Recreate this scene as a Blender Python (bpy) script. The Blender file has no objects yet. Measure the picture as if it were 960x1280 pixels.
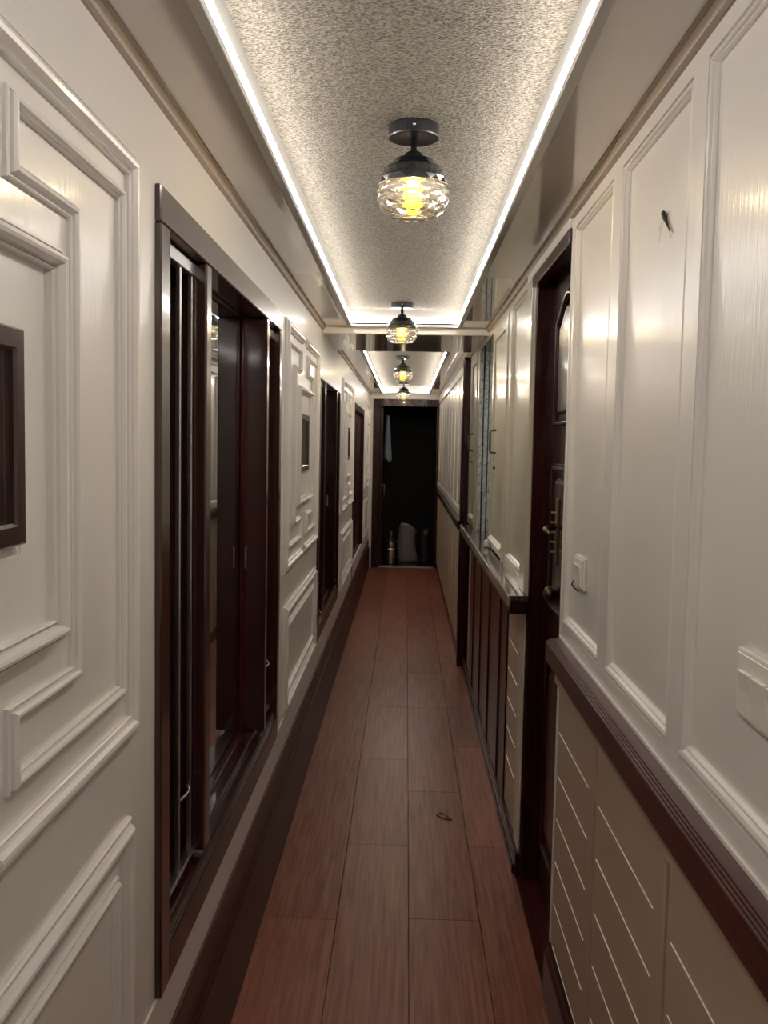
import bpy, bmesh, math, random
from mathutils import Vector, Matrix
random.seed(4)
C = bpy.context.scene.collection
SC = bpy.context.scene

# ------------------------------------------------------------------ camera
F, CX, CY, VPX, VPY, ROLL, EYE = 1150.0, 480.0, 640.0, 508.0, 556.0, 0.0185, 1.5
d = Vector((VPX-CX, VPY-CY, F)); g = Vector((-ROLL, 1.0, 0.0))
g.z = -(g.x*d.x+g.y*d.y)/d.z
d.normalize(); g.normalize(); xa = g.cross(d)
Mw = Matrix((xa, d, -g))
cam_d = bpy.data.cameras.new('camera'); cam = bpy.data.objects.new('camera', cam_d); C.objects.link(cam)
R3 = Matrix(((Mw[0][0], -Mw[0][1], -Mw[0][2]), (Mw[1][0], -Mw[1][1], -Mw[1][2]), (Mw[2][0], -Mw[2][1], -Mw[2][2])))
cam.matrix_world = Matrix.Translation((0, 0, EYE)) @ R3.to_4x4()
cam_d.sensor_fit = 'HORIZONTAL'; cam_d.sensor_width = 36; cam_d.lens = F/960*36; cam_d.clip_start = 0.02
SC.camera = cam

# ------------------------------------------------------------------ world, exposure
w = bpy.data.worlds.new('world'); SC.world = w; w.use_nodes = True
w.node_tree.nodes['Background'].inputs[0].default_value = (0.5, 0.55, 0.6, 1)
w.node_tree.nodes['Background'].inputs[1].default_value = 0.002
vs = SC.view_settings
vs.view_transform = 'Standard'; vs.look = 'None'; vs.gamma = 1; vs.use_curve_mapping = False
vs.exposure = 0.93
LED_POWER = 21.0
BULB_POWER = 2.4
LAMP_WATTS = 8.0

# ------------------------------------------------------------------ materials
def mat(name, col, rough=.5, coat=0, coat_rough=.05, metal=0, spec=.5):
    m = bpy.data.materials.new(name); m.use_nodes = True
    b = m.node_tree.nodes['Principled BSDF']
    b.inputs['Base Color'].default_value = (*col, 1); b.inputs['Roughness'].default_value = rough
    b.inputs['Coat Weight'].default_value = coat; b.inputs['Coat Roughness'].default_value = coat_rough
    b.inputs['Metallic'].default_value = metal; b.inputs['Specular IOR Level'].default_value = spec
    return m
def nodes(m): return m.node_tree.nodes, m.node_tree.links, m.node_tree.nodes['Principled BSDF']
def coords(m, scale, kind='Object'):
    N, L, b = nodes(m)
    tc = N.new('ShaderNodeTexCoord'); mp = N.new('ShaderNodeMapping'); mp.inputs['Scale'].default_value = scale
    if kind == 'World':
        ge = N.new('ShaderNodeNewGeometry'); L.new(ge.outputs['Position'], mp.inputs[0])
    else:
        L.new(tc.outputs[kind], mp.inputs[0])
    return mp
def add_bump(m, scale, nscale, strength, dist=.002, detail=3, coat=True):
    N, L, b = nodes(m)
    mp = coords(m, scale, 'World'); n = N.new('ShaderNodeTexNoise'); n.inputs['Scale'].default_value = nscale
    n.inputs['Detail'].default_value = detail; L.new(mp.outputs[0], n.inputs['Vector'])
    bp = N.new('ShaderNodeBump'); bp.inputs['Strength'].default_value = strength; bp.inputs['Distance'].default_value = dist
    L.new(n.outputs['Fac'], bp.inputs['Height']); L.new(bp.outputs[0], b.inputs['Normal'])
    if coat: L.new(bp.outputs[0], b.inputs['Coat Normal'])
    return n
def add_colvar(m, c1, c2, scale, nscale, detail=4, lo=.35, hi=.65, kind='World'):
    N, L, b = nodes(m)
    mp = coords(m, scale, kind); n = N.new('ShaderNodeTexNoise'); n.inputs['Scale'].default_value = nscale
    n.inputs['Detail'].default_value = detail; L.new(mp.outputs[0], n.inputs['Vector'])
    r = N.new('ShaderNodeValToRGB'); r.color_ramp.elements[0].position = lo; r.color_ramp.elements[1].position = hi
    r.color_ramp.elements[0].color = (*c1, 1); r.color_ramp.elements[1].color = (*c2, 1)
    L.new(n.outputs['Fac'], r.inputs[0]); L.new(r.outputs[0], b.inputs['Base Color'])
    return r
M = {}
M['white'] = mat('white_gloss_paint', (.78, .742, .705), .36, .42, .14)
add_bump(M['white'], (60, 60, 1.6), 3.0, .42, .0014, 3)
M['moulding'] = mat('white_moulding_paint', (.79, .752, .715), .36, .3, .15)
M['cream'] = mat('cream_gloss_paint', (.60, .55, .43), .3, .45, .10)
add_bump(M['cream'], (50, 50, 1.4), 3.0, .15, .001, 3)
M['tan'] = mat('tan_lower_paint', (.50, .39, .285), .42, .25, .2)
M['groovelit'] = mat('lit_groove_lip', (.80, .74, .62), .4)  # paler than the boards: light caught by groove lips, put into the colour
M['bead'] = mat('white_bead_paint', (.68, .64, .57), .3, .5, .12)
M['beadlow'] = mat('tan_bead_paint', (.50, .42, .30), .4, .3, .2)
M['wood'] = mat('dark_mahogany', (.03, .005, .004), .26, .15, .07, spec=.32)
add_colvar(M['wood'], (.013, .0017, .0014), (.042, .0055, .0042), (14, 14, 1.2), 4, 3, .2, .8)
M['woodred'] = mat('red_mahogany', (.09, .016, .011), .26, .2, .08, spec=.35)
add_colvar(M['woodred'], (.030, .0040, .0032), (.075, .0105, .0075), (20, 20, 1.0), 4, 3, .2, .8)
M['casing'] = mat('brown_casing_wood', (.12, .045, .035), .26, .8, .08)
add_colvar(M['casing'], (.034, .009, .007), (.050, .014, .011), (30, 30, 1.2), 3, 3, .2, .8)
M['railwood'] = mat('rail_mahogany', (.07, .018, .014), .34, .25, .2)
add_colvar(M['railwood'], (.040, .0065, .0055), (.075, .0135, .011), (20, 2, 20), 4)
M['skirt'] = mat('brown_skirting', (.10, .04, .03), .4, .1, .2, spec=.3)
add_colvar(M['skirt'], (.055, .019, .015), (.095, .034, .026), (6, 1, 20), 4)
M['skirtdark'] = mat('dark_red_skirting', (.045, .008, .006), .34, spec=.14)
add_colvar(M['skirtdark'], (.030, .0055, .004), (.055, .010, .0075), (6, 1, 20), 4)
M['soffit'] = mat('glossy_soffit_panel', (.58, .53, .495), .22, 1.0, .025, spec=.6)
M['soffit'].node_tree.nodes['Principled BSDF'].inputs['Coat IOR'].default_value = 1.75
M['crown'] = mat('taupe_crown', (.38, .32, .275), .55)
M['trimwhite'] = mat('white_cove_trim', (.50, .485, .46), .5)
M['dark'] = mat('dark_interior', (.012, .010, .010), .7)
M['black'] = mat('black_metal', (.012, .012, .014), .35, .3, .1)
M['chrome'] = mat('brushed_steel', (.62, .60, .58), .28, metal=1)
M['brass'] = mat('antique_brass', (.13, .095, .05), .35, metal=1)
M['blackglass'] = mat('dark_window_glass', (.006, .005, .005), .02, 1.0, .0, spec=1.0)
M['plastic'] = mat('white_switch_plastic', (.82, .78, .72), .35, .2)
M['granite'] = mat('dark_granite', (.07, .06, .055), .12, .6, .04)
add_colvar(M['granite'], (.03, .025, .022), (.16, .13, .115), (1, 1, 1), 160, 3, .4, .65)
M['graniteedge'] = mat('polished_stone_edge', (.34, .25, .22), .25, .5)
M['bulbcap'] = mat('bulb_socket', (.03, .03, .03), .4)
M['bug'] = mat('insect_body', (.012, .009, .006), .6)
M['bugwing'] = mat('insect_wing', (.30, .26, .20), .5)
M['picture'] = mat('dark_print', (.02, .012, .011), .15, .8, .04)
add_colvar(M['picture'], (.012, .007, .006), (.045, .022, .018), (1, 1, 1), 9, 5)
M['cloth'] = mat('blue_grey_cloth', (.16, .20, .24), .9)
M['sack'] = mat('pale_sack', (.24, .23, .21), .9)
M['bag'] = mat('black_bag', (.02, .02, .022), .5)
M['mark'] = mat('dark_scrap', (.03, .012, .008), .7)
# textured ceiling paper
m = M['paper'] = mat('stippled_ceiling_paper', (.55, .49, .38), .75)
add_colvar(m, (.12, .098, .072), (.41, .36, .285), (1, 1.7, 1), 165, 4, .36, .60)
add_bump(m, (1, 1.6, 1), 165, 1.0, .012, 4, False)
# veined stone / patterned lining of the hatch
m = M['vein'] = mat('veined_blue_white_panel', (.6, .63, .62), .2, .5)
r = add_colvar(m, (.60, .64, .63), (.66, .67, .64), (1, 1, .6), 30, 6, .1, .9)
for p_, c_ in ((.465, (.62, .65, .64)), (.495, (.17, .22, .25)), (.525, (.62, .65, .64)), (.60, (.45, .53, .55))):
    e = r.color_ramp.elements.new(p_); e.color = (*c_, 1)
# floor planks: long grain, per-plank tone from object info
m = M['plank'] = mat('red_laminate_plank', (.2, .06, .04), .36, .12, .2, spec=.35)
N, L, b = nodes(m)
mp = coords(m, (26, 1.0, 1), 'World'); n1 = N.new('ShaderNodeTexNoise'); n1.inputs['Scale'].default_value = 3.2; n1.inputs['Detail'].default_value = 6
n1.inputs['Distortion'].default_value = .5
L.new(mp.outputs[0], n1.inputs['Vector'])
oi = N.new('ShaderNodeObjectInfo')
ad = N.new('ShaderNodeMath'); ad.operation = 'MULTIPLY_ADD'; ad.inputs[1].default_value = .16; L.new(oi.outputs['Random'], ad.inputs[0]); L.new(n1.outputs['Fac'], ad.inputs[2])
r = N.new('ShaderNodeValToRGB'); L.new(ad.outputs[0], r.inputs[0])
r.color_ramp.elements[0].position = .36; r.color_ramp.elements[0].color = (.165, .043, .025, 1)
r.color_ramp.elements[1].position = .78; r.color_ramp.elements[1].color = (.37, .130, .078, 1)
L.new(r.outputs[0], b.inputs['Base Color'])
mp2 = coords(m, (3, 14, 1), 'World'); n2 = N.new('ShaderNodeTexNoise'); n2.inputs['Scale'].default_value = 4; n2.inputs['Detail'].default_value = 3
L.new(mp2.outputs[0], n2.inputs['Vector'])
bp = N.new('ShaderNodeBump'); bp.inputs['Strength'].default_value = .18; bp.inputs['Distance'].default_value = .003
L.new(n2.outputs['Fac'], bp.inputs['Height']); L.new(bp.outputs[0], b.inputs['Normal']); L.new(bp.outputs[0], b.inputs['Coat Normal'])
def emit(name, col, s):
    m = bpy.data.materials.new(name); m.use_nodes = True; N = m.node_tree.nodes; L = m.node_tree.links
    N.clear(); o = N.new('ShaderNodeOutputMaterial'); e = N.new('ShaderNodeEmission')
    e.inputs[0].default_value = (*col, 1); e.inputs[1].default_value = s; L.new(e.outputs[0], o.inputs[0]); return m
M['led'] = emit('led_tape', (1.0, .96, .91), LED_POWER)
M['fill_light'] = emit('hatch_fill_emission', (1.0, .96, .88), 40.0)  # glow of the added hatch light
M['bulb'] = emit('warm_filament_bulb', (1.0, .62, .05), BULB_POWER)
N = M['bulb'].node_tree.nodes; L = M['bulb'].node_tree.links
ash = N.new('ShaderNodeAddShader'); tb = N.new('ShaderNodeBsdfTransparent'); tb.inputs[0].default_value = (.9, .85, .7, 1)
L.new(N['Emission'].outputs[0], ash.inputs[0]); L.new(tb.outputs[0], ash.inputs[1]); L.new(ash.outputs[0], N['Material Output'].inputs[0])
# moulded glass of the lamps
m = M['glass'] = bpy.data.materials.new('cut_glass'); m.use_nodes = True; N = m.node_tree.nodes; L = m.node_tree.links; N.clear()
o = N.new('ShaderNodeOutputMaterial'); mx = N.new('ShaderNodeMixShader'); mx.inputs[0].default_value = .6
t = N.new('ShaderNodeBsdfTransparent'); t.inputs[0].default_value = (.97, .96, .93, 1)
gl = N.new('ShaderNodeBsdfGlass'); gl.inputs['Color'].default_value = (1, .98, .93, 1); gl.inputs['Roughness'].default_value = 0; gl.inputs['IOR'].default_value = 1.45
L.new(t.outputs[0], mx.inputs[1]); L.new(gl.outputs[0], mx.inputs[2]); L.new(mx.outputs[0], o.inputs[0])
M['shade'] = mat('smoked_black_glass', (.012, .012, .014), .12, .8, .03, spec=.8)

# ------------------------------------------------------------------ helpers
def box(bm, x0, x1, y0, y1, z0, z1):
    x0, x1 = sorted((x0, x1)); y0, y1 = sorted((y0, y1)); z0, z1 = sorted((z0, z1))
    v = [bm.verts.new((x, y, z)) for x in (x0, x1) for y in (y0, y1) for z in (z0, z1)]
    for f in ((0,1,3,2), (4,6,7,5), (0,4,5,1), (2,3,7,6), (0,2,6,4), (1,5,7,3)): bm.faces.new([v[i] for i in f])
def finish(bm, bevel=0, seg=1):
    bmesh.ops.recalc_face_normals(bm, faces=bm.faces)
    if bevel:
        bmesh.ops.bevel(bm, geom=[e for e in bm.edges], offset=bevel, segments=seg, profile=.6, affect='EDGES', clamp_overlap=True)
def obj(name, bm, material, parent=None, smooth=False, bevel=0, seg=1):
    finish(bm, bevel, seg)
    me = bpy.data.meshes.new(name); bm.to_mesh(me); bm.free()
    me.materials.append(M[material] if isinstance(material, str) else material)
    if smooth:
        for p in me.polygons: p.use_smooth = True
    o = bpy.data.objects.new(name, me); C.objects.link(o)
    if parent: o.parent = parent
    return o
def boxo(name, b6, material, parent=None, bevel=0, seg=1):
    bm = bmesh.new()
    for q in (b6 if isinstance(b6[0], (tuple, list)) else [b6]): box(bm, *q)
    return obj(name, bm, material, parent, bevel=bevel, seg=seg)
def empty(name, loc):
    o = bpy.data.objects.new(name, None); C.objects.link(o); o.location = loc; o.empty_display_size = .05
    return o
def under(child, root):
    """parent keeping the child's world coordinates"""
    child.parent = root; child.matrix_parent_inverse = Matrix.Translation(root.location).inverted(); return child
def sub(child, part): child.parent = part; child.matrix_parent_inverse = Matrix(); return child   # a piece of a part
def tag(o, label, cat, group=None, kind=None):
    o['label'] = label
    if cat: o['category'] = cat
    if group: o['group'] = group
    if kind: o['kind'] = kind
    return o
def struct(o, label, cat): return tag(o, label, cat, None, 'structure')
PROF = [(0,0),(0,.35),(.06,.48),(.14,.50),(.17,.20),(.22,.24),(.30,.72),(.42,.96),(.55,1),(.68,.93),(.78,.62),(.81,.30),(.86,.40),(.95,.52),(1,.38),(1,0)]
def sweep(bm, path, w, relief, xw, out, closed=True, prof=PROF):
    """moulding of width w swept along a path of (y, z) on the wall plane x = xw; out = +1/-1; the width lies to the left of the path"""
    n = len(path); rings = []
    for i in range(n):
        p = Vector(path[i])
        def nrm(a, b):
            t = (Vector(b)-Vector(a)).normalized(); return Vector((-t.y, t.x))
        if closed or 0 < i < n-1:
            n1, n2 = nrm(path[i-1], path[i]), nrm(path[i], path[(i+1) % n])
            k = n1+n2; k = k/max(1e-6, k.dot(n1))
        elif i == 0: k = nrm(path[0], path[1])
        else: k = nrm(path[-2], path[-1])
        rings.append([bm.verts.new((xw+out*h*relief, p.x+k.x*s*w, p.y+k.y*s*w)) for s, h in prof])
    m = len(prof)
    for i in range(n if closed else n-1):
        a, b = rings[i], rings[(i+1) % n]
        for j in range(m-1): bm.faces.new((a[j], a[j+1], b[j+1], b[j]))
    if not closed:
        bm.faces.new(rings[0]); bm.faces.new(rings[-1])
def moulding(name, path, w, relief, xw, out, parent, closed=True, material='moulding', prof=PROF):
    bm = bmesh.new(); sweep(bm, path, w, relief, xw, out, closed, prof); return obj(name, bm, material, parent)
def rect(y0, y1, z0, z1): return [(y0, z0), (y1, z0), (y1, z1), (y0, z1)]      # counter-clockwise: width goes inwards
def extrude_y(bm, prof, y0, y1):
    """closed (x, z) profile pulled along y"""
    a = [bm.verts.new((x, y0, z)) for x, z in prof]; b = [bm.verts.new((x, y1, z)) for x, z in prof]
    n = len(prof)
    for i in range(n): bm.faces.new((a[i], a[(i+1) % n], b[(i+1) % n], b[i]))
    bm.faces.new(a); bm.faces.new(b)
def lathe(bm, prof, cx, cy, seg=32, cap=True):
    rings = []
    for r_, z in prof:
        rings.append([bm.verts.new((cx+r_*math.cos(2*math.pi*i/seg), cy+r_*math.sin(2*math.pi*i/seg), z)) for i in range(seg)])
    for a, b in zip(rings, rings[1:]):
        for i in range(seg): bm.faces.new((a[i], a[(i+1) % seg], b[(i+1) % seg], b[i]))
    if cap: bm.faces.new(rings[0]); bm.faces.new(rings[-1])
def tube(bm, pts, rad, seg=8):
    pts = [Vector(p) for p in pts]; rings = []
    for i, p in enumerate(pts):
        t = (pts[min(i+1, len(pts)-1)]-pts[max(i-1, 0)]).normalized()
        u = t.cross(Vector((0, 0, 1)) if abs(t.z) < .9 else Vector((1, 0, 0))).normalized(); v = t.cross(u)
        rr = rad[i] if isinstance(rad, (list, tuple)) else rad
        rings.append([bm.verts.new(p+u*rr*math.cos(2*math.pi*k/seg)+v*rr*math.sin(2*math.pi*k/seg)) for k in range(seg)])
    for a, b in zip(rings, rings[1:]):
        for k in range(seg): bm.faces.new((a[k], a[(k+1) % seg], b[(k+1) % seg], b[k]))
    bm.faces.new(rings[0]); bm.faces.new(rings[-1])

# ------------------------------------------------------------------ dimensions
XL, XR = -.45, .42            # wall faces
YB, YE = -1.6, 11.15          # back and end of the passage
ZS, ZT = 2.11, 2.19           # soffit and tray heights
TX0, TX1 = -.30, .257         # tray sides
TRAYS = [(-1.2, 4.80), (6.05, 10.98)]
SLAB = (4.86, 5.72, 2.075)
FX0, FX1 = -.425, .49

# ------------------------------------------------------------------ floor
fl = struct(boxo('floor', (-.46, .50, YB, YE+2.2, -.06, -.012), 'dark'), 'dark red-brown plank floor running down the passage', 'floor')
seams = [FX0, -.191, .037, .262, FX1]
joints = [[-.4, .5, 1.6, 2.80, 4.26, 5.18], [-.9, .9, 2.2, 3.355, 4.3, 5.18], [-.5, .66, 1.74, 2.82, 3.90, 5.18], [-.2, 1.0, 2.3, 3.36, 4.5, 5.18]]
for c in range(4):
    js = [YB]+joints[c]
    y = 5.18+(.55, 1.15, .8, 1.3)[c]
    while y < YE-.3: js.append(y); y += 1.22
    js.append(YE)
    for a, b_ in zip(js, js[1:]):
        bm = bmesh.new(); q = .0009
        box(bm, seams[c]+q, seams[c+1]-q, a+q, b_-q, -.012, 0)
        obj('plank', bm, 'plank', fl, bevel=.0006)

# ------------------------------------------------------------------ left wall
UNITS = [(1.64, 3.22, .455, 1.95), (4.68, 6.20, .455, 1.900), (7.78, 9.66, .30, 1.855)]
bm = bmesh.new()
ys = YB
for (a, b_, z0, z1) in UNITS:
    box(bm, XL-.12, XL, ys, a+.02, .0, 2.3); box(bm, XL-.12, XL, a+.02, b_-.02, 0, z0+.02); box(bm, XL-.12, XL, a+.02, b_-.02, z1-.02, 2.3); ys = b_-.02
box(bm, XL-.12, XL, ys, YE, 0, 2.3)
wl = struct(obj('wall_left', bm, 'white'), 'white gloss panelled wall with stepped mouldings on the left', 'wall')

def half_c(c, s):
    """meander of the inner moulding on one side of the panel centre c; s = +1 far side, -1 near side"""
    p = [(.13, 1.886), (.13, 1.787), (.319, 1.787), (.319, 1.193), (.115, 1.193), (.115, 1.091), (.543, 1.091), (.543, 1.886)]
    p = [(c+s*u, z) for u, z in p]
    return p if s > 0 else p[::-1]
def panel(c, k=1.0, low=True, gap=.07):
    S = lambda pts: [(c+(y-c)*k, z) for y, z in pts]
    for s in (1, -1):
        pr = [(gap, 1.955), (.61, 1.955), (.61, 1.01), (gap, 1.01)]
        pr = S([(c+s*u, z) for u, z in pr])
        if s > 0: pr = pr[::-1]
        moulding('panel_moulding', pr, .040, .019, XL, 1, wl, closed=False)
        moulding('inner_moulding', S(half_c(c, s)), .021, .015, XL, 1, wl)
    moulding('centre_moulding', S(rect(c-.276, c+.276, 1.239, 1.738)), .031, .025, XL, 1, wl)
    if low:
        moulding('lower_moulding', S(rect(c-.575, c+.575, .475, .880)), .036, .020, XL, 1, wl)
        moulding('lower_inner_moulding', S(rect(c-.515, c+.515, .535, .806)), .022, .013, XL, 1, wl)
PAN = [(.895, 1.0), (3.985, 1.0), (6.98, 1.08), (10.38, .98)]
for c, k in PAN: panel(c, k)

# fascia and skirting below the left wall
boxo('fascia_board', (XL-.02, XL+.004, YB, YE, .345, .455), 'white', wl, bevel=.002)
b1 = struct(empty('baseboard_left', (XL, 0, 0)), 'dark brown stepped skirting below the white wall on the left', 'skirting')
under(boxo('upper_board', (XL-.02, XL+.012, YB, YE, .245, .345), 'skirt', bevel=.003), b1)
under(boxo('lower_board', (XL-.02, FX0, YB, YE, 0, .245), 'skirtdark', bevel=.002), b1)

# ------------------------------------------------------------------ left window units
def window_unit(name, u, label, full=True, cas=None, proud=.012, head=None):
    a, b_, z0, z1 = u
    r_ = struct(empty(name, (XL, (a+b_)/2, z0)), label, 'window')
    cm = cas or 'casing'
    W = b_-a; m1 = a+.235*W; m2 = a+.785*W
    xo, xi = XL+proud, XL-.095
    under(boxo('top_casing', (xi, xo, a, b_, z1-.066, z1), head or cm, bevel=.003), r_)
    under(boxo('side_casing', (xi, xo, a, a+.062, z0, z1-.066), cm, bevel=.003), r_)
    under(boxo('side_casing', (xi, xo, b_-.05, b_, z0, z1-.066), cm, bevel=.003), r_)
    under(boxo('sill', [(xi, xo, a+.062, b_-.05, z0, z0+.075), (xi, xo-.007, a+.062, b_-.05, z0+.075, z0+.105), (xi, xo-.03, a+.062, b_-.05, z0+.105, z0+.120)], 'wood', bevel=.002), r_)
    under(boxo('mullion', (xi, xo, m1, m1+.05, z0+.12, z1-.066), cm, bevel=.004), r_)
    under(boxo('mullion', (xi, xo, m2, m2+.042, z0+.12, z1-.066), cm, bevel=.004), r_)
    zl, zh = z0+.12, z1-.066
    # side lights: steel bars in front of a dark recess, with a pale head channel
    for (s0, s1, bars) in ((a+.062, m1, (.62, .95) if full else (.5,)), (m2+.042, b_-.05, (.5,))):
        under(boxo('recess_back', (XL-.125, XL-.115, s0-.03, s1+.03, zl-.02, zh+.02), 'dark'), r_)
        if full: under(boxo('head_channel', (XL-.03, XL-.012, s0, s1, zh-.032, zh-.004), 'chrome', bevel=.002), r_)
        for f in bars:
            yb = s0+(s1-s0)*f
            under(boxo('bar', (XL-.026, XL-.016, yb-.005, yb+.005, zl, zh-.03), 'chrome', bevel=.0015), r_)
        under(boxo('track', (XL-.034, XL-.010, s0, s1, zl, zl+.010), 'chrome', bevel=.002), r_)
        if full: 
            bm = bmesh.new(); yb = s0+(s1-s0)*.75
            tube(bm, [(XL-.02, yb-.02, .73), (XL-.012, yb, .735), (XL-.012, yb+.03, .733), (XL-.02, yb+.035, .745)], .003, 6)
            under(obj('latch', bm, 'chrome', smooth=True), r_)
    # middle light: set-back dark glass in a red wood sash
    p = under(boxo('pane', (XL-.075, XL-.066, m1+.05, m2, zl, zh), 'blackglass'), r_)
    sash = under(boxo('sash', [(XL-.066, XL-.052, m1+.05, m1+.075, zl, zh), (XL-.066, XL-.052, m2-.03, m2, zl, zh), (XL-.066, XL-.058, m1+.075, m2-.03, zh-.012, zh), (XL-.066, XL-.045, m1+.075, m2-.03, zl, zl+.012)], 'woodred', bevel=.003), r_)
    sub(boxo('sash_handle', (XL-.052, XL-.044, m2-.022, m2-.012, 1.10, 1.17), 'chrome', bevel=.003), sash)
    return r_
window_unit('window_1', UNITS[0], 'nearest brown-framed window of three lights with steel bars', True)
window_unit('window_2', UNITS[1], 'second dark window unit from the camera, between two white panels', True, 'wood', .004, 'white')
# third opening: a red wood sliding door
a, b_, z0, z1 = UNITS[2]
r_ = struct(empty('door_3', (XL, (a+b_)/2, z0)), 'red-brown wooden door farthest along the left wall', 'door')
under(boxo('frame', [(XL-.1, XL+.006, a, a+.07, z0, z1), (XL-.1, XL+.006, b_-.07, b_, z0, z1), (XL-.1, XL+.006, a+.07, b_-.07, z1-.06, z1)], 'wood', bevel=.003), r_)
lf = under(boxo('leaf', (XL-.06, XL-.03, a+.07, b_-.07, z0, z1-.06), 'woodred', bevel=.003), r_)
for (p0, p1) in ((a+.2, a+.87), (b_-.87, b_-.2)):
    for (q0, q1) in ((.5, 1.0), (1.12, 1.7)):
        bm = bmesh.new(); box(bm, XL-.03, XL-.022, p0, p1, q0, q1); o = obj('raised_panel', bm, 'woodred', lf, bevel=.004)
bm = bmesh.new(); tube(bm, [(XL-.03, a+.13, 1.05), (XL-.005, a+.13, 1.05), (XL-.005, a+.13, 1.2), (XL-.03, a+.13, 1.2)], .006); sub(obj('handle', bm, 'chrome', smooth=True), lf)

# ------------------------------------------------------------------ right wall, near part
def xr(d_): return XR+d_
wr = struct(empty('wall_right', (XR, 0, 0)), 'white panelled wall over taupe wainscot on the right', 'wall')
YN = 2.435
PR = [(1.965, 2.395), (1.435, 1.885), (.905, 1.365), (.375, .835), (-.155, .305), (-.685, -.225), (-1.215, -.755)]
ZP0, ZP1 = 1.036, 2.060
REC = .014
# frame of stiles and rails
bm = bmesh.new()
box(bm, XR, XR+.03, YB, YN, ZP1, 2.16); box(bm, XR, XR+.03, YB, YN, .90, ZP0)
ed = [YN]+[v for p in PR for v in (p[1], p[0])]+[YB]
for i in range(0, len(ed)-1, 2): box(bm, XR, XR+.03, ed[i+1], ed[i], ZP0, ZP1)
under(obj('upper_frame', bm, 'white'), wr)
OUTP = [(0,0),(0,.55),(.10,.70),(.22,.62),(.30,.9),(.5,1),(.68,.86),(.78,.55),(.86,.5),(1,.2),(1,0)]
for (p0, p1) in PR:
    pn = under(boxo('upper_panel', (XR+REC, XR+.028, p0-.004, p1+.004, ZP0-.004, ZP1+.004), 'white'), wr)
    bm = bmesh.new(); sweep(bm, rect(p0, p1, ZP0, ZP1), .014, .0145, XR+REC, -1, True, OUTP); sub(obj('panel_edge', bm, 'moulding'), pn)
    bm = bmesh.new(); sweep(bm, [(p0+.002, ZP0-.004), (p1-.002, ZP0-.004)], .030, .016, XR+REC, -1, False, OUTP); sub(obj('bottom_bead', bm, 'moulding'), pn)
# wainscot
COL = [(1.948, YN-.012), (1.414, 1.928), (.880, 1.394), (.346, .860), (-.188, .326), (-.722, -.208), (-1.3, -.742)]
under(boxo('wainscot_core', (XR+.020, XR+.05, YB, YN, 0, .94), 'tan'), wr)
under(boxo('end_stile', (XR-.003, XR+.05, YN-.014, YN, 0, 2.16), 'white', bevel=.002), wr)
for (p0, p1) in COL:
    pn = under(boxo('lower_panel', (XR, XR+.021, p0+.004, p1-.004, .02, .875), 'tan', bevel=.002), wr)
    under(boxo('batten', (XR-.003, XR+.021, p0-.0135, p0-.0065, .02, .875), 'tan', bevel=.0025), wr)
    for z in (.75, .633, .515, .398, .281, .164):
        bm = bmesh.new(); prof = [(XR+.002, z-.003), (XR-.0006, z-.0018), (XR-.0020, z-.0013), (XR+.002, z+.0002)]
        extrude_y(bm, prof, p0+.055, p1-.028); sub(obj('lit_groove_strip', bm, 'groovelit'), pn)  # lit lower lip of the groove, drawn as a paler strip
under(boxo('under_rail_strip', (XR-.011, XR+.02, YB, YN, .872, .938), 'tan', bevel=.004), wr)
# chair rail
tr1 = struct(empty('trim_1', (.40, 0, .965)), 'dark mahogany chair rail on the wall nearest the camera', 'chair rail')
def rail(y0, y1, root, x0, x1, z0, z1, matn='railwood'):
    pr = [(x1, z1), (x0+.0145, z1), (x0+.0135, z1-.002), (x0+.0100, z1-.0022), (x0+.0092, z1-.0045), (x0+.0055, z1-.0047), (x0+.0047, z1-.007), (x0+.0012, z1-.0073), (x0, z1-.009), (x0, z0+.006), (x0+.006, z0), (x1, z0)]
    bm = bmesh.new(); extrude_y(bm, pr, y0, y1); return under(obj('rail', bm, matn), root)
rail(YB, YN-.02, tr1, .379, XR+.012, .935, .997)
under(boxo('rail_back_strip', (XR-.004, XR+.012, YB, YN-.01, .995, 1.003), 'moulding'), tr1)
# skirting on the right
br = struct(empty('baseboard_right', (XR, 0, 0)), 'dark brown skirting below the wainscot on the right', 'skirting')
pr = [(XR+.02, 0), (XR-.016, 0), (XR-.016, .125), (XR-.010, .140), (XR-.008, .152), (XR-.002, .158), (XR+.02, .158)]
bm = bmesh.new(); extrude_y(bm, pr, YB, YN-.004); under(obj('near_board', bm, 'wood'), br)

# ------------------------------------------------------------------ mahogany doorway on the right
YD0, YD1 = YN, 3.10
dr = struct(empty('door_1', (XR, (YD0+YD1)/2, 0)), 'recessed dark mahogany door with arched panel beyond the white wall', 'door')
DX = .478
under(boxo('jamb', [(XR+.004, DX+.06, YD1-.004, YD1+.04, 0, 2.10), (XR+.004, DX+.06, YD0-.03, YD0+.004, 0, 2.10), (XR+.004, DX+.06, YD0-.03, YD1+.04, 2.045, 2.10)], 'wood', bevel=.002), dr)
under(boxo('head_casing', (XR-.012, XR+.02, YD0-.005, YD1+.02, 2.028, 2.066), 'casing', bevel=.004), dr)
under(boxo('head_trim', (XR-.010, XR+.02, YD0-.0, YD1+.16, 2.066, 2.108), 'white', bevel=.004), dr)
leaf = under(boxo('leaf', (DX, DX+.035, YD0, YD1, .012, 2.05), 'wood', bevel=.002), dr)
def arch_path(y0, y1, z0, z1, rise):
    p = [(y0, z0), (y1, z0), (y1, z1)]
    for i in range(1, 12):
        t_ = i/12; y = y1+(y0-y1)*t_; s_ = math.sin(math.pi*t_)
        p.append((y, z1+rise*(s_**1.5)))
    p.append((y0, z1)); return p
yc = (YD0+YD1)/2
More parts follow.
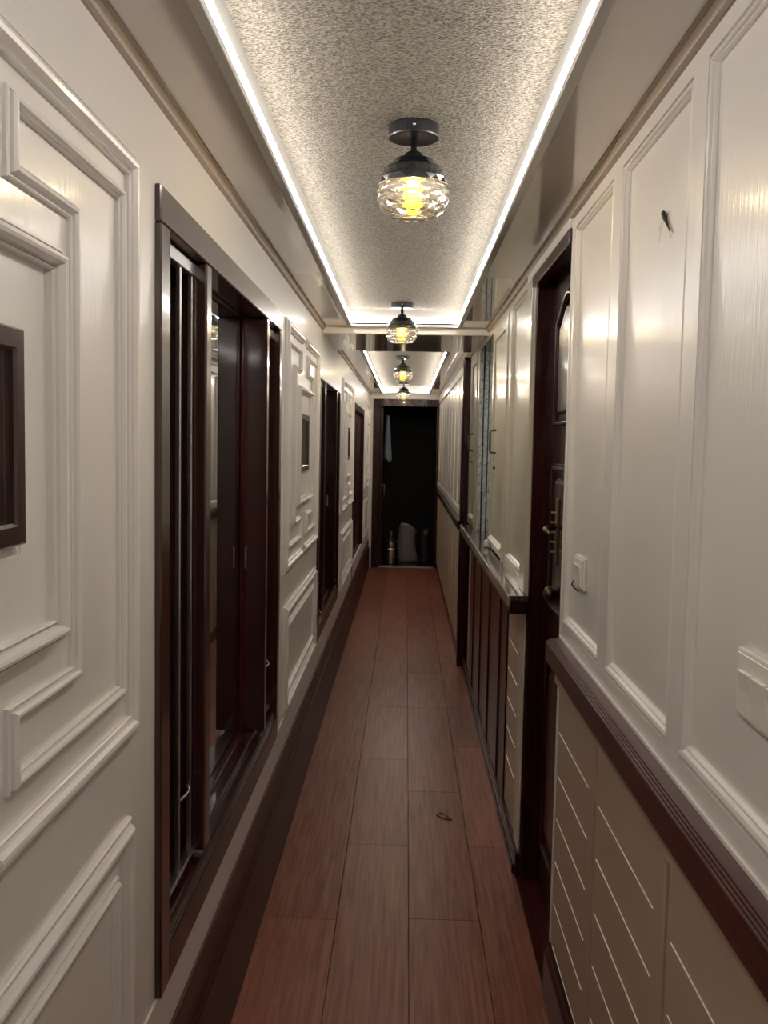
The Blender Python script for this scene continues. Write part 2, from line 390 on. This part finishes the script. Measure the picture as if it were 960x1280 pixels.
for (z0, z1, rise) in ((1.56, 1.90, .075), (.98, 1.45, 0), (.18, .86, 0)):
    pth = arch_path(yc-.20, yc+.20, z0, z1, rise) if rise else rect(yc-.20, yc+.20, z0, z1)
    bm = bmesh.new(); sweep(bm, pth, .028, .014, DX, -1); sub(obj('panel_moulding', bm, 'wood'), leaf)
    bm = bmesh.new(); pi = [(yc+(y-yc)*.72, z0+(z1+rise-z0)*.5+(z-(z0+(z1+rise-z0)*.5))*.80) for y, z in pth]
    va = [bm.verts.new((DX, y, z)) for y, z in pi]
    vb = [bm.verts.new((DX-.010, yc+(y-yc)*.9, (z0+z1)/2+(z-(z0+z1)/2)*.93)) for y, z in pi]
    for i in range(len(va)): bm.faces.new((va[i], va[(i+1) % len(va)], vb[(i+1) % len(va)], vb[i]))
    bm.faces.new(vb); sub(obj('raised_panel', bm, 'wood'), leaf)
sub(boxo('lock_plate', (DX-.016, DX-.001, yc+.03, yc+.068, 1.14, 1.345), 'brass', bevel=.004, seg=2), leaf)
bm = bmesh.new(); tube(bm, [(DX-.012, yc+.05, 1.255), (DX-.045, yc+.05, 1.255), (DX-.05, yc+.03, 1.252), (DX-.05, yc-.06, 1.245)], [.008, .008, .009, .006], 10); sub(obj('lever_handle', bm, 'brass', smooth=True), leaf)
bm = bmesh.new()
for k in range(5): box(bm, DX-.030, DX-.001, yc+.034, yc+.060, 1.30-.03*k, 1.304-.03*k)
sub(obj('lock_studs', bm, 'chrome'), leaf)
bm = bmesh.new(); lathe(bm, [(.004, 0), (.012, .004), (.013, .012), (.020, .018), (.024, .028), (.020, .040), (.006, .046)], 0, 0, 20)
kn = obj('knob', bm, 'brass', smooth=True); kn.rotation_euler = (0, -math.pi/2, 0); kn.location = (DX-.001, yc+.055, 1.05); 
sub(kn, leaf)
under(boxo('sill', [(XR-.012, XR+.012, YD0, YD1, 0, .012), (XR+.012, DX+.02, YD0, YD1, 0, .008)], 'woodred', bevel=.002), dr)
# white casing on the far side of the doorway
t2 = struct(boxo('trim_2', [(XR-.010, XR+.03, YD1+.03, YD1+.16, 1.0, 2.066), (XR-.002, XR+.03, YD1+.02, YD1+.03, .09, 2.066)], 'cream', bevel=.003), 'cream casing on the far side of the mahogany doorway', 'door casing')

# ------------------------------------------------------------------ serving hatch section on the right
Y0, Y1 = 3.13, 6.20
ws = struct(empty('wall_hatch', (XR, 4.6, 0)), 'cream panelled wall around the serving hatch', 'wall')
HO = (4.575, 5.44)   # opening
bm = bmesh.new()
box(bm, XR, XR+.10, Y0, Y1, 2.060, 2.16)
for q in ((Y0, 3.31), (3.80, 3.90), (4.55, HO[0]), (HO[1], 5.56), (6.02, Y1)): box(bm, XR, XR+.04, q[0], q[1], .99, 2.060)
for q in ((3.31, 3.80),): box(bm, XR, XR+.04, q[0], q[1], .99, ZP0)
under(obj('hatch_frame', bm, 'cream', bevel=.002), ws)
for (p0, p1) in ((3.31, 3.80),):
    under(boxo('hatch_panel', (XR+REC, XR+.03, p0-.004, p1+.004, ZP0-.004, 2.064), 'cream'), ws)
    bm = bmesh.new(); sweep(bm, rect(p0, p1, ZP0, 2.06), .014, .012, XR+REC, -1, True, OUTP); under(obj('panel_edge', bm, 'cream'), ws)
    bm = bmesh.new(); sweep(bm, [(p0+.002, ZP0-.004), (p1-.002, ZP0-.004)], .032, .018, XR+REC, -1, False, OUTP); under(obj('bottom_bead', bm, 'cream'), ws)
# shutter doors with handles
def shutter(name, p0, p1, yh, label):
    r_ = tag(empty(name, (XR, (p0+p1)/2, 1.0)), label, 'shutter', 'hatch shutters')
    under(boxo('panel', (XR+.004, XR+.024, p0+.004, p1-.004, 1.004, 2.056), 'cream', bevel=.003), r_)
    st = under(boxo('stile', (XR-.006, XR+.006, p0+.004, p0+.06, 1.004, 2.056), 'cream', bevel=.003), r_)
    under(boxo('stile', (XR-.006, XR+.006, p1-.06, p1-.004, 1.004, 2.056), 'cream', bevel=.003), r_)
    under(boxo('rail', (XR-.006, XR+.006, p0+.06, p1-.06, 2.0, 2.056), 'cream', bevel=.003), r_)
    bm = bmesh.new(); sweep(bm, [(p0+.06, 1.035), (p1-.06, 1.035)], .034, .02, XR+.004, -1, False, OUTP); under(obj('bottom_bead', bm, 'cream'), r_)
    bm = bmesh.new(); tube(bm, [(XR-.004, yh, 1.47), (XR-.028, yh, 1.472), (XR-.032, yh, 1.48), (XR-.032, yh, 1.565), (XR-.028, yh, 1.573), (XR-.004, yh, 1.575)], .005, 8)
    sub(obj('pull_handle', bm, 'brass', smooth=True), st)
    bm = bmesh.new(); lathe(bm, [(.007, 0), (.008, .006), (.004, .010)], 0, 0, 12)
    k_ = obj('lock', bm, 'brass', smooth=True); k_.rotation_euler = (0, -math.pi/2, 0); k_.location = (XR-.006, yh, 1.40); sub(k_, st)
shutter('hatch_shutter', 3.90, 4.55, 4.30, 'cream hatch shutter with metal pull handle on the near side of opening')
shutter('hatch_shutter', 5.56, 6.02, 5.76, 'cream hatch shutter on the far side of opening, beside the dark post')
# opening lining
under(boxo('hatch_lining', (XR+.003, XR+.30, HO[1]-.006, HO[1]+.03, .992, 2.051), 'vein'), ws)
under(boxo('hatch_lining', (XR+.04, XR+.30, HO[0]-.03, HO[0], .99, 2.06), 'cream'), ws)
under(boxo('hatch_back', (XR+.30, XR+.32, HO[0]-.03, HO[1]+.03, .99, 2.10), 'vein'), ws)
lt = tag(empty('hatch_fill_light', (XR+.17, 5.0, 2.052)), 'added round fill light inside the serving hatch, out of view', 'fill_light')  # added, unseen light that brightens the hatch lining
bm = bmesh.new(); lathe(bm, [(.034, 2.052), (.045, 2.052), (.045, 2.044), (.034, 2.044), (.034, 2.052)], XR+.17, 5.0, 24, cap=False); under(obj('ring', bm, 'chrome'), lt)
bm = bmesh.new(); lathe(bm, [(.002, 2.049), (.034, 2.049), (.034, 2.046), (.002, 2.046)], XR+.17, 5.0, 24); under(obj('diffuser', bm, 'fill_light'), lt)
under(boxo('hatch_head', (XR+.004, XR+.30, HO[0], HO[1], 2.052, 2.10), 'casing'), ws)
for i, xb in enumerate((.447, .472)):
    bm = bmesh.new(); tube(bm, [(xb, HO[1]-.012-.05*i, 1.0), (xb, HO[1]-.012-.05*i, 2.052)], .0035, 8)
    under(obj('black_rod', bm, 'black', smooth=True), ws)
under(boxo('corner_block', (XR-.022, XR+.02, HO[0]-.03, HO[0]+.03, 1.0, 1.035), 'moulding', bevel=.012, seg=4), ws)
# lower part: cream pier, dark boards, slim cream pier
under(boxo('pier', (XR+.002, XR+.06, Y0, 3.63, .09, .945), 'tan', bevel=.002), ws)
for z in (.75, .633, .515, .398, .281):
    bm = bmesh.new(); extrude_y(bm, [(XR+.004, z-.003), (XR+.0012, z-.0020), (XR-.0006, z-.0013), (XR+.004, z+.0002)], Y0+.19, 3.60); under(obj('lit_groove_strip', bm, 'groovelit'), ws)
under(boxo('pier_casing', (XR-.004, XR+.06, YD1+.02, Y0+.12, .09, .945), 'cream', bevel=.003), ws)
under(boxo('pier', (XR-.002, XR+.06, 5.62, 5.86, .09, .945), 'tan', bevel=.002), ws)
y = 3.635; k = 0
while y < 5.60:
    under(boxo('dark_board', (XR-.004-.006*(k % 2), XR+.04, y, y+.240, .09, .945), 'woodred' if k % 2 else 'wood', bevel=.003), ws); y += .247; k += 1
under(boxo('hatch_skirting', [(XR-.012, XR+.04, YD1+.02, 6.2, 0, .09), (XR-.020, XR+.02, YD1+.05, 6.2, 0, .035)], 'wood', bevel=.003), br)
# counter
ct = tag(empty('hatch_counter', (.39, 4.5, .945)), 'narrow dark stone counter ledge under the serving hatch', 'counter')
under(boxo('stone_top', (.362, XR-.0015, 3.075, 5.86, .985, 1.0), 'granite'), ct)
under(boxo('hatch_shelf', (XR-.001, XR+.298, HO[0]+.001, HO[1]-.007, .985, 1.0), 'granite'), ws)
under(boxo('front_edge', (.350, .3625, 3.072, 5.86, .962, 1.001), 'graniteedge', bevel=.005, seg=2), ct)
under(boxo('support_board', (.358, XR-.0015, 3.070, 5.86, .938, .985), 'wood', bevel=.005), ct)
# dark post
po = struct(boxo('trim_3', [(.372, .445, 6.20, 6.30, 0, 2.09), (.378, .43, 6.19, 6.20, .02, 2.07)], 'wood', bevel=.003), 'dark mahogany post between the serving hatch and the slatted wall', 'post')

# ------------------------------------------------------------------ far beadboard wall on the right
wb = struct(empty('wall_bead', (.40, 8.7, 0)), 'white slatted wall over tan slatted wainscot at the far right', 'wall')
XBd = .398
under(boxo('backing', (XBd+.012, XBd+.06, 6.30, YE, 0, 2.16), 'bead'), wb)
y = 6.305; wbd = (YE-6.31)/9
for i in range(9):
    under(boxo('slat', (XBd-.012, XBd+.016, y+.06, y+wbd-.06, 1.07, 1.985), 'bead', bevel=.008), wb)
    under(boxo('lower_slat', (XBd-.012, XBd+.016, y+.05, y+wbd-.05, .08, .94), 'beadlow', bevel=.008), wb); y += wbd
under(boxo('head_board', [(XBd-.014, XBd+.02, 6.305, YE, 2.0, 2.055), (XBd-.020, XBd+.02, 6.305, YE, 2.055, 2.075)], 'bead', bevel=.004), wb)
under(boxo('foot_board', (XBd-.018, XBd+.02, 6.305, YE, 1.0, 1.06), 'bead', bevel=.006), wb)
tr4 = struct(empty('trim_4', (.38, 8.7, .965)), 'dark chair rail along the white slatted wall at the far right', 'chair rail')
rail(6.20, YE-.02, tr4, .355, XBd+.012, .935, .997, 'wood')
under(boxo('far_skirting', (XBd-.012, XBd+.02, 6.30, YE, 0, .08), 'wood', bevel=.003), br)

# ------------------------------------------------------------------ ceiling
ce = struct(empty('ceiling', (0, 4.5, ZS)), 'glossy soffit around two stippled lit ceiling trays', 'ceiling')
def soffit(y0, y1, x0, x1): under(boxo('soffit_panel', (x0, x1, y0, y1, ZS, ZS+.02), 'soffit'), ce)
soffit(YB, SLAB[0], XL, TX0); soffit(YB, SLAB[0], TX1, XR+.02); soffit(SLAB[1], YE, XL, TX0); soffit(SLAB[1], YE, TX1, XR+.02)
soffit(YB, TRAYS[0][0], TX0, TX1); soffit(TRAYS[0][1], SLAB[0], TX0, TX1); soffit(SLAB[1], TRAYS[1][0], TX0, TX1); soffit(TRAYS[1][1], YE, TX0, TX1)
under(boxo('bulkhead', (XL, XR+.02, SLAB[0], SLAB[1], SLAB[2], ZS+.02), 'soffit'), ce)
under(boxo('bulkhead_trim', (XL, XR+.02, SLAB[0]-.022, SLAB[0], SLAB[2]-.003, ZS), 'moulding', bevel=.006, seg=2), ce)
for (t0, t1) in TRAYS:
    under(boxo('stippled_panel', (TX0-.02, TX1+.02, t0-.02, t1+.02, ZT, ZT+.02), 'paper'), ce)
    under(boxo('tray_side', [(TX0-.014, TX0, t0-.014, t1+.014, ZS-.004, ZT), (TX1, TX1+.014, t0-.014, t1+.014, ZS-.004, ZT), (TX0, TX1, t0-.014, t0, ZS-.004, ZT), (TX0, TX1, t1, t1+.014, ZS-.004, ZT)], 'trimwhite'), ce)
    under(boxo('tray_lip', [(TX0-.016, TX0+.004, t0, t1, ZS-.006, ZS+.006), (TX1-.004, TX1+.016, t0, t1, ZS-.006, ZS+.006), (TX0-.016, TX1+.016, t0-.016, t0+.004, ZS-.006, ZS+.006), (TX0-.016, TX1+.016, t1-.004, t1+.016, ZS-.006, ZS+.006)], 'trimwhite', bevel=.001), ce)
under(boxo('roof', (-.7, .7, YB-.1, YE+2.2, 2.28, 2.30), 'dark'), ce)
# crown mouldings
def crown(name, xw, s, y0, y1, label):
    pr = [(xw, ZS+.005), (xw+s*.022, ZS+.005), (xw+s*.022, ZS-.003), (xw+s*.016, ZS-.006), (xw+s*.013, ZS-.012), (xw+s*.010, ZS-.018), (xw+s*.004, ZS-.021), (xw, ZS-.022)]
    r_ = struct(empty(name, (xw, 4, ZS)), label, 'crown moulding')
    for a, b_ in ((y0, SLAB[0]-.022), (SLAB[1], y1)):
        bm = bmesh.new(); extrude_y(bm, pr, a, b_); under(obj('crown_length', bm, 'crown'), r_)
crown('trim_5', XL, 1, YB, YE, 'taupe crown moulding along the top of the left wall')
crown('trim_6', XR, -1, YB, YE, 'taupe crown moulding along the top of the right wall')

# LED tapes round the trays
for i, (t0, t1) in enumerate(TRAYS):
    zc = 2.132; h = .006; dp = .006
    lab = ('bright LED tape around the nearer ceiling tray', 'bright LED tape around the farther ceiling tray')[i]
    r_ = tag(empty('led_tape', (0, (t0+t1)/2, zc)), lab, 'light strip', 'LED tapes in the ceiling trays')
    for q in ((TX0, TX0+dp, t0, t1), (TX1-dp, TX1, t0, t1), (TX0+dp, TX1-dp, t0, t0+dp), (TX0+dp, TX1-dp, t1-dp, t1)):
        under(boxo('tape_length', (*q, zc-h, zc+h), 'led'), r_)

# ------------------------------------------------------------------ end wall with open doorway
we = struct(boxo('wall_end', [(-.7, -.40, YE, YE+.08, 0, 2.28), (.40, .7, YE, YE+.08, 0, 2.28), (-.40, .40, YE, YE+.08, 2.045, 2.28)], 'white'), 'white end wall around the dark doorway', 'wall')
boxo('lintel_moulding', [(XL, XBd, YE-.02, YE, 2.05, ZS), (XL, XBd, YE-.03, YE, 2.05, 2.065)], 'moulding', we, bevel=.003)
de = struct(empty('door_2', (0, YE, 0)), 'dark mahogany frame of the open doorway at the end', 'door')
under(boxo('frame_post', (-.405, -.32, YE-.012, YE+.1, 0, 1.96), 'wood', bevel=.004), de)
under(boxo('frame_post', (.358, .398, YE-.012, YE+.1, 0, 1.96), 'wood', bevel=.004), de)
under(boxo('frame_head', (-.405, .398, YE-.012, YE+.1, 1.96, 2.045), 'wood', bevel=.004), de)
under(boxo('threshold', (-.32, .358, YE-.02, YE+.1, 0, .018), 'graniteedge', bevel=.004), de)
lf = under(boxo('open_leaf', (-.32, -.285, YE+.1, YE+.85, .02, 1.95), 'wood', bevel=.003), de)
bm = bmesh.new(); tube(bm, [(-.285, YE+.16, .85), (-.262, YE+.16, .86), (-.262, YE+.16, 1.0), (-.285, YE+.16, 1.01)], .008); sub(obj('pull_handle', bm, 'chrome', smooth=True), lf)
# room beyond
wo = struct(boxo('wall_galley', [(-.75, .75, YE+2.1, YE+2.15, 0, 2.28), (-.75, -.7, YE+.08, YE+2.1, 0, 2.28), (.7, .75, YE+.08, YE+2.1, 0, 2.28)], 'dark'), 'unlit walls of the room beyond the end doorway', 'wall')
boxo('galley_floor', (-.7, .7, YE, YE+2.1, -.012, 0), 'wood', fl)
# back of passage
struct(boxo('wall_back', (-.6, .6, YB-.05, YB, 0, 2.28), 'white'), 'plain white wall closing the passage behind the camera', 'wall')

# ------------------------------------------------------------------ pendant lamps
def faceted(bm, prof, seg, cx, cy, amp, flip=False):
    """diamond-cut surface of revolution: staggered rings of vertices joined by triangles, alternate rings pushed out"""
    rings = []
    for j, (r_, z) in enumerate(prof):
        rr = r_+(amp if j % 2 else 0)
        rings.append([bm.verts.new((cx+rr*math.cos(2*math.pi*(i+.5*(j % 2))/seg), cy+rr*math.sin(2*math.pi*(i+.5*(j % 2))/seg), z)) for i in range(seg)])
    for j in range(len(rings)-1):
        a, b_ = rings[j], rings[j+1]
        for i in range(seg):
            k = (i+1) % seg
            if j % 2 == 0: bm.faces.new((a[i], a[k], b_[i])); bm.faces.new((b_[i], a[k], b_[k]))
            else: bm.faces.new((a[i], b_[k], b_[i])); bm.faces.new((a[i], a[k], b_[k]))
    return rings
def lamp(x, y, label):
    r_ = tag(empty('pendant_lamp', (x, y, ZT)), label, 'ceiling lamp', 'ceiling lamps along the passage')
    bm = bmesh.new(); lathe(bm, [(.002, ZT), (.0545, ZT), (.0555, ZT-.003), (.0555, ZT-.024), (.0545, ZT-.027), (.050, ZT-.0275), (.002, ZT-.026)], x, y, 40); can = under(obj('canopy', bm, 'black'), r_)
    bm = bmesh.new(); lathe(bm, [(.0005, 0), (.003, 0), (.0035, .002), (.002, .0035)], 0, 0, 12)
    s_ = obj('screw', bm, 'chrome', smooth=True); s_.rotation_euler = (math.pi/2, 0, 0); s_.location = (x, y-.0545, ZT-.013); sub(s_, can)
    bm = bmesh.new(); lathe(bm, [(.0068, ZT-.026), (.0068, 2.128), (.0085, 2.127), (.0085, 2.120)], x, y, 20); under(obj('stem', bm, 'black', smooth=True), r_)
    bm = bmesh.new(); lathe(bm, [(.0085, 2.136), (.013, 2.135), (.019, 2.131), (.023, 2.125), (.0245, 2.120), (.0235, 2.118), (.006, 2.118)], x, y, 28); under(obj('cap', bm, 'black', smooth=True), r_)
    top = [(.024, 2.121), (.0395, 2.1165), (.0515, 2.108), (.0605, 2.0975), (.0672, 2.086), (.0712, 2.0742), (.0745, 2.062)]
    bm = bmesh.new(); faceted(bm, top, 18, x, y, .0042); under(obj('smoked_shade', bm, 'shade'), r_)
    low = [(.0745, 2.062), (.0765, 2.052), (.0765, 2.042), (.0750, 2.032), (.0715, 2.022), (.066, 2.0125), (.058, 2.004), (.047, 1.998), (.030, 1.995)]
    bm = bmesh.new(); R = faceted(bm, low, 18, x, y, .0042)
    bm.faces.new(R[-1])
    inn = [(max(.002, a-.0035), b_+(.0025 if b_ < 2.01 else 0)) for a, b_ in low]
    rings = []
    for rr, z in inn: rings.append([bm.verts.new((x+rr*math.cos(2*math.pi*i/18), y+rr*math.sin(2*math.pi*i/18), z)) for i in range(18)])
    for a, b_ in zip(rings, rings[1:]):
        for i in range(18): bm.faces.new((a[i], a[(i+1) % 18], b_[(i+1) % 18], b_[i]))
    bm.faces.new(rings[-1])
    for i in range(18): bm.faces.new((R[0][i], R[0][(i+1) % 18], rings[0][(i+1) % 18], rings[0][i]))
    bowl = under(obj('cut_glass_bowl', bm, 'glass'), r_)
    bm = bmesh.new(); lathe(bm, [(.0735, 2.0625), (.0760, 2.0625), (.0760, 2.0610), (.0735, 2.0610), (.0735, 2.0625)], x, y, 44, cap=False); sub(obj('rim_band', bm, 'brass'), bowl)
    bm = bmesh.new(); lathe(bm, [(.012, 2.118), (.014, 2.112), (.014, 2.075), (.012, 2.072)], x, y, 20); soc = under(obj('socket', bm, 'bulbcap'), r_)
    bm = bmesh.new(); lathe(bm, [(.010, 2.073), (.012, 2.066), (.0165, 2.057), (.0185, 2.048), (.0175, 2.039), (.0135, 2.032), (.007, 2.0285), (.002, 2.028)], x, y, 24); sub(obj('bulb', bm, 'bulb', smooth=True), soc)
    ld = bpy.data.lights.new('bulb_light', 'POINT'); ld.energy = LAMP_WATTS; ld.color = (1.0, .86, .68); ld.shadow_soft_size = 0
    lo = bpy.data.objects.new('bulb_light', ld); C.objects.link(lo); lo.location = (x, y, 2.052); under(lo, r_)
lamp(.003, 2.055, 'nearest and largest globe lamp with black top and cut-glass bowl')
lamp(-.034, 4.56, 'second globe lamp from the camera, just before the ceiling bulkhead')
lamp(-.039, 7.245, 'third globe lamp from the camera, inside the farther ceiling tray')
lamp(-.041, 10.20, 'farthest and smallest globe lamp, above the dark doorway')

# ------------------------------------------------------------------ pictures
def picture(c, k, label):
    r_ = tag(empty('framed_picture', (XL, c, 1.38)), label, 'picture', 'framed pictures on the left wall')
    y0, y1, z0, z1 = c-.152*k, c+.152*k, 1.378, 1.622
    pf = [(0,0),(0,.9),(.08,1),(.85,1),(1,.8),(1,0)]
    bm = bmesh.new(); sweep(bm, rect(y0, y1, z0, z1), .026, .014, XL, 1, True, pf); under(obj('frame', bm, 'casing'), r_)
    under(boxo('print', (XL, XL+.006, y0+.024, y1-.024, z0+.024, z1-.024), 'picture'), r_)
picture(PAN[0][0], 1, 'dark wooden picture frame cut by the left edge of the photo')
picture(PAN[1][0], 1, 'second dark framed picture, on the panel past the nearest window')
picture(PAN[2][0], 1.05, 'third dark framed picture, on the panel past the second window')
picture(PAN[3][0], .98, 'farthest dark framed picture, on the panel beside the end doorway')

# ------------------------------------------------------------------ switches
def switch(yn, yf, z0, z1, nrock, label, cord=False):
    """plate on the right wall panel, yn nearer the camera than yf"""
    xw = XR+REC
    r_ = tag(empty('light_switch', (xw, (yn+yf)/2, z0)), label, 'switch', 'switches on the right wall')
    under(boxo('back_plate', (xw-.009, xw, yn, yf, z0, z1), 'plastic', bevel=.003, seg=2), r_)
    fp = under(boxo('front_plate', (xw-.011, xw-.009, yn+.006, yf-.006, z0+.005, z1-.005), 'plastic', bevel=.001), r_)
    wd = (yf-yn-.03)/nrock
    zc0, zc1 = (z0+z1)/2-.032, (z0+z1)/2+.018
    for i in range(nrock):
        ya, yb = yn+.015+wd*i+.004, yn+.015+wd*(i+1)-.004
        bm = bmesh.new()
        pr = [(xw-.010, zc0), (xw-.0115, zc0), (xw-.0125, (zc0+zc1)/2), (xw-.0165, zc1), (xw-.010, zc1)]
        extrude_y(bm, pr, ya, yb); sub(obj('rocker', bm, 'plastic', bevel=.0008), fp)
    if cord:
        bm = bmesh.new(); tube(bm, [(xw-.014, yf-.02, z0+.014), (xw-.018, yf-.018, z0+.004), (xw-.014, yf-.03, z0-.004), (xw-.008, yf-.05, z0-.008)], .0022, 8); under(obj('lead', bm, 'black', smooth=True), r_)
switch(.995, 1.160, 1.168, 1.254, 3, 'large white rocker switch plate at the right edge of the photo')
switch(2.175, 2.285, 1.160, 1.238, 1, 'small white switch plate beside the mahogany doorway', True)

# ------------------------------------------------------------------ insect on the wall
xi = XR+REC
ins = tag(empty('insect', (xi, 1.59, 1.885)), 'small dark insect on the middle white panel of the right wall', 'insect')
bm = bmesh.new(); tube(bm, [(xi-.004, 1.613, 1.906), (xi-.005, 1.609, 1.901), (xi-.005, 1.600, 1.892), (xi-.005, 1.594, 1.886), (xi-.004, 1.584, 1.876), (xi-.003, 1.574, 1.864)], [.001, .0042, .0046, .003, .0022, .0008], 10); under(obj('body', bm, 'bug', smooth=True), ins)
bm = bmesh.new()
for (y_, z_) in ((1.556, 1.856), (1.564, 1.850)):
    v = [bm.verts.new(p) for p in ((xi-.003, 1.592, 1.882), (xi-.002, y_+.006, z_+.006), (xi-.002, y_, z_), (xi-.003, 1.588, 1.876))]; bm.faces.new(v)
    v2 = [bm.verts.new((p.co.x-.0006, p.co.y, p.co.z)) for p in v]; bm.faces.new(v2)
    for q in range(4): bm.faces.new((v[q], v[(q+1) % 4], v2[(q+1) % 4], v2[q]))
under(obj('wings', bm, 'bugwing'), ins)
bm = bmesh.new()
for (dy, dz) in ((.055, -.012), (.045, -.030), (.02, .014), (-.02, .006)): tube(bm, [(xi-.004, 1.598, 1.890), (xi-.005, 1.598+dy*.5, 1.890+dz*.3), (xi-.001, 1.598+dy, 1.890+dz)], .0003, 5)
under(obj('legs', bm, 'bugwing'), ins)

# ------------------------------------------------------------------ scrap on floor
bm = bmesh.new(); tube(bm, [(.155, 3.64, .0022), (.168, 3.665, .003), (.188, 3.655, .0022), (.196, 3.625, .003), (.214, 3.60, .002), (.196, 3.60, .0025), (.178, 3.612, .002), (.165, 3.625, .0022), (.155, 3.64, .0022)], .0018, 6)
tag(obj('wire_scrap', bm, 'mark', smooth=True), 'small dark loop of wire lying on the floor planks', 'scrap')

# ------------------------------------------------------------------ things in the dark room
yg = YE+.45
pot = tag(empty('steel_canister', (-.17, yg, 0)), 'stacked steel canister standing just inside the dark doorway', 'canister')
bm = bmesh.new(); lathe(bm, [(.02, 0), (.10, .0), (.105, .01), (.105, .08), (.100, .085), (.105, .09), (.105, .18), (.098, .19), (.02, .19)], -.17, yg, 36); under(obj('lower_tier', bm, 'chrome', smooth=False), pot)
bm = bmesh.new(); lathe(bm, [(.02, .19), (.085, .19), (.09, .20), (.09, .275), (.08, .285), (.05, .30), (.02, .305)], -.17, yg, 36); under(obj('upper_tier', bm, 'chrome'), pot)
bm = bmesh.new(); lathe(bm, [(.004, .305), (.012, .31), (.014, .37), (.018, .385), (.012, .40), (.003, .405)], -.17, yg, 16); under(obj('lid_knob', bm, 'chrome', smooth=True), pot)
def blob(name, cx, cy, rx, ry, h, material, seed, label, cat):
    rnd = random.Random(seed); bm = bmesh.new(); prof = []; n = 10; seg = 18; rings = []
    ph = [rnd.uniform(0, 6.28) for _ in range(4)]
    for j in range(n+1):
        t_ = j/n; z = h*t_; s_ = (1-.12*t_)*(1 if t_ < .9 else 1-(t_-.9)*3)
        s_ *= .9+.1*math.sin(t_*5+ph[0])
        rings.append([bm.verts.new((cx+rx*s_*math.cos(a_)*(1+.10*math.sin(3*a_+ph[1]+t_*4)), cy+ry*s_*math.sin(a_)*(1+.07*math.sin(4*a_+ph[2])), z+.045*math.sin(a_+ph[3])*t_*t_)) for a_ in [2*math.pi*i/seg for i in range(seg)]])
    for a, b_ in zip(rings, rings[1:]):
        for i in range(seg): bm.faces.new((a[i], a[(i+1) % seg], b_[(i+1) % seg], b_[i]))
    bm.faces.new(rings[0]); bm.faces.new(rings[-1])
    return tag(obj(name, bm, material, smooth=True), label, cat)
blob('sack', .03, YE+.66, .155, .12, .46, 'sack', 3, 'pale sack slumped on the floor beyond the dark doorway', 'sack')
blob('black_bag', .262, YE+.50, .075, .10, .46, 'bag', 7, 'black bag standing beside the pale sack in the dark room', 'bag')
# hanging cloth
bm = bmesh.new(); rings = []
for j in range(9):
    t_ = j/8; z = 1.86-.55*t_; wd = .035+.05*t_
    rings.append([bm.verts.new((-.235+wd*.6*math.cos(a_)*(1+.2*math.sin(3*a_+t_)), YE+.30+wd*math.sin(a_), z+.03*math.sin(2*a_)*t_)) for a_ in [2*math.pi*i/16 for i in range(16)]])
for a, b_ in zip(rings, rings[1:]):
    for i in range(16): bm.faces.new((a[i], a[(i+1) % 16], b_[(i+1) % 16], b_[i]))
bm.faces.new(rings[0]); bm.faces.new(rings[-1])
tag(obj('hanging_cloth', bm, 'cloth', smooth=True), 'blue-grey cloth hanging inside the dark doorway', 'cloth')
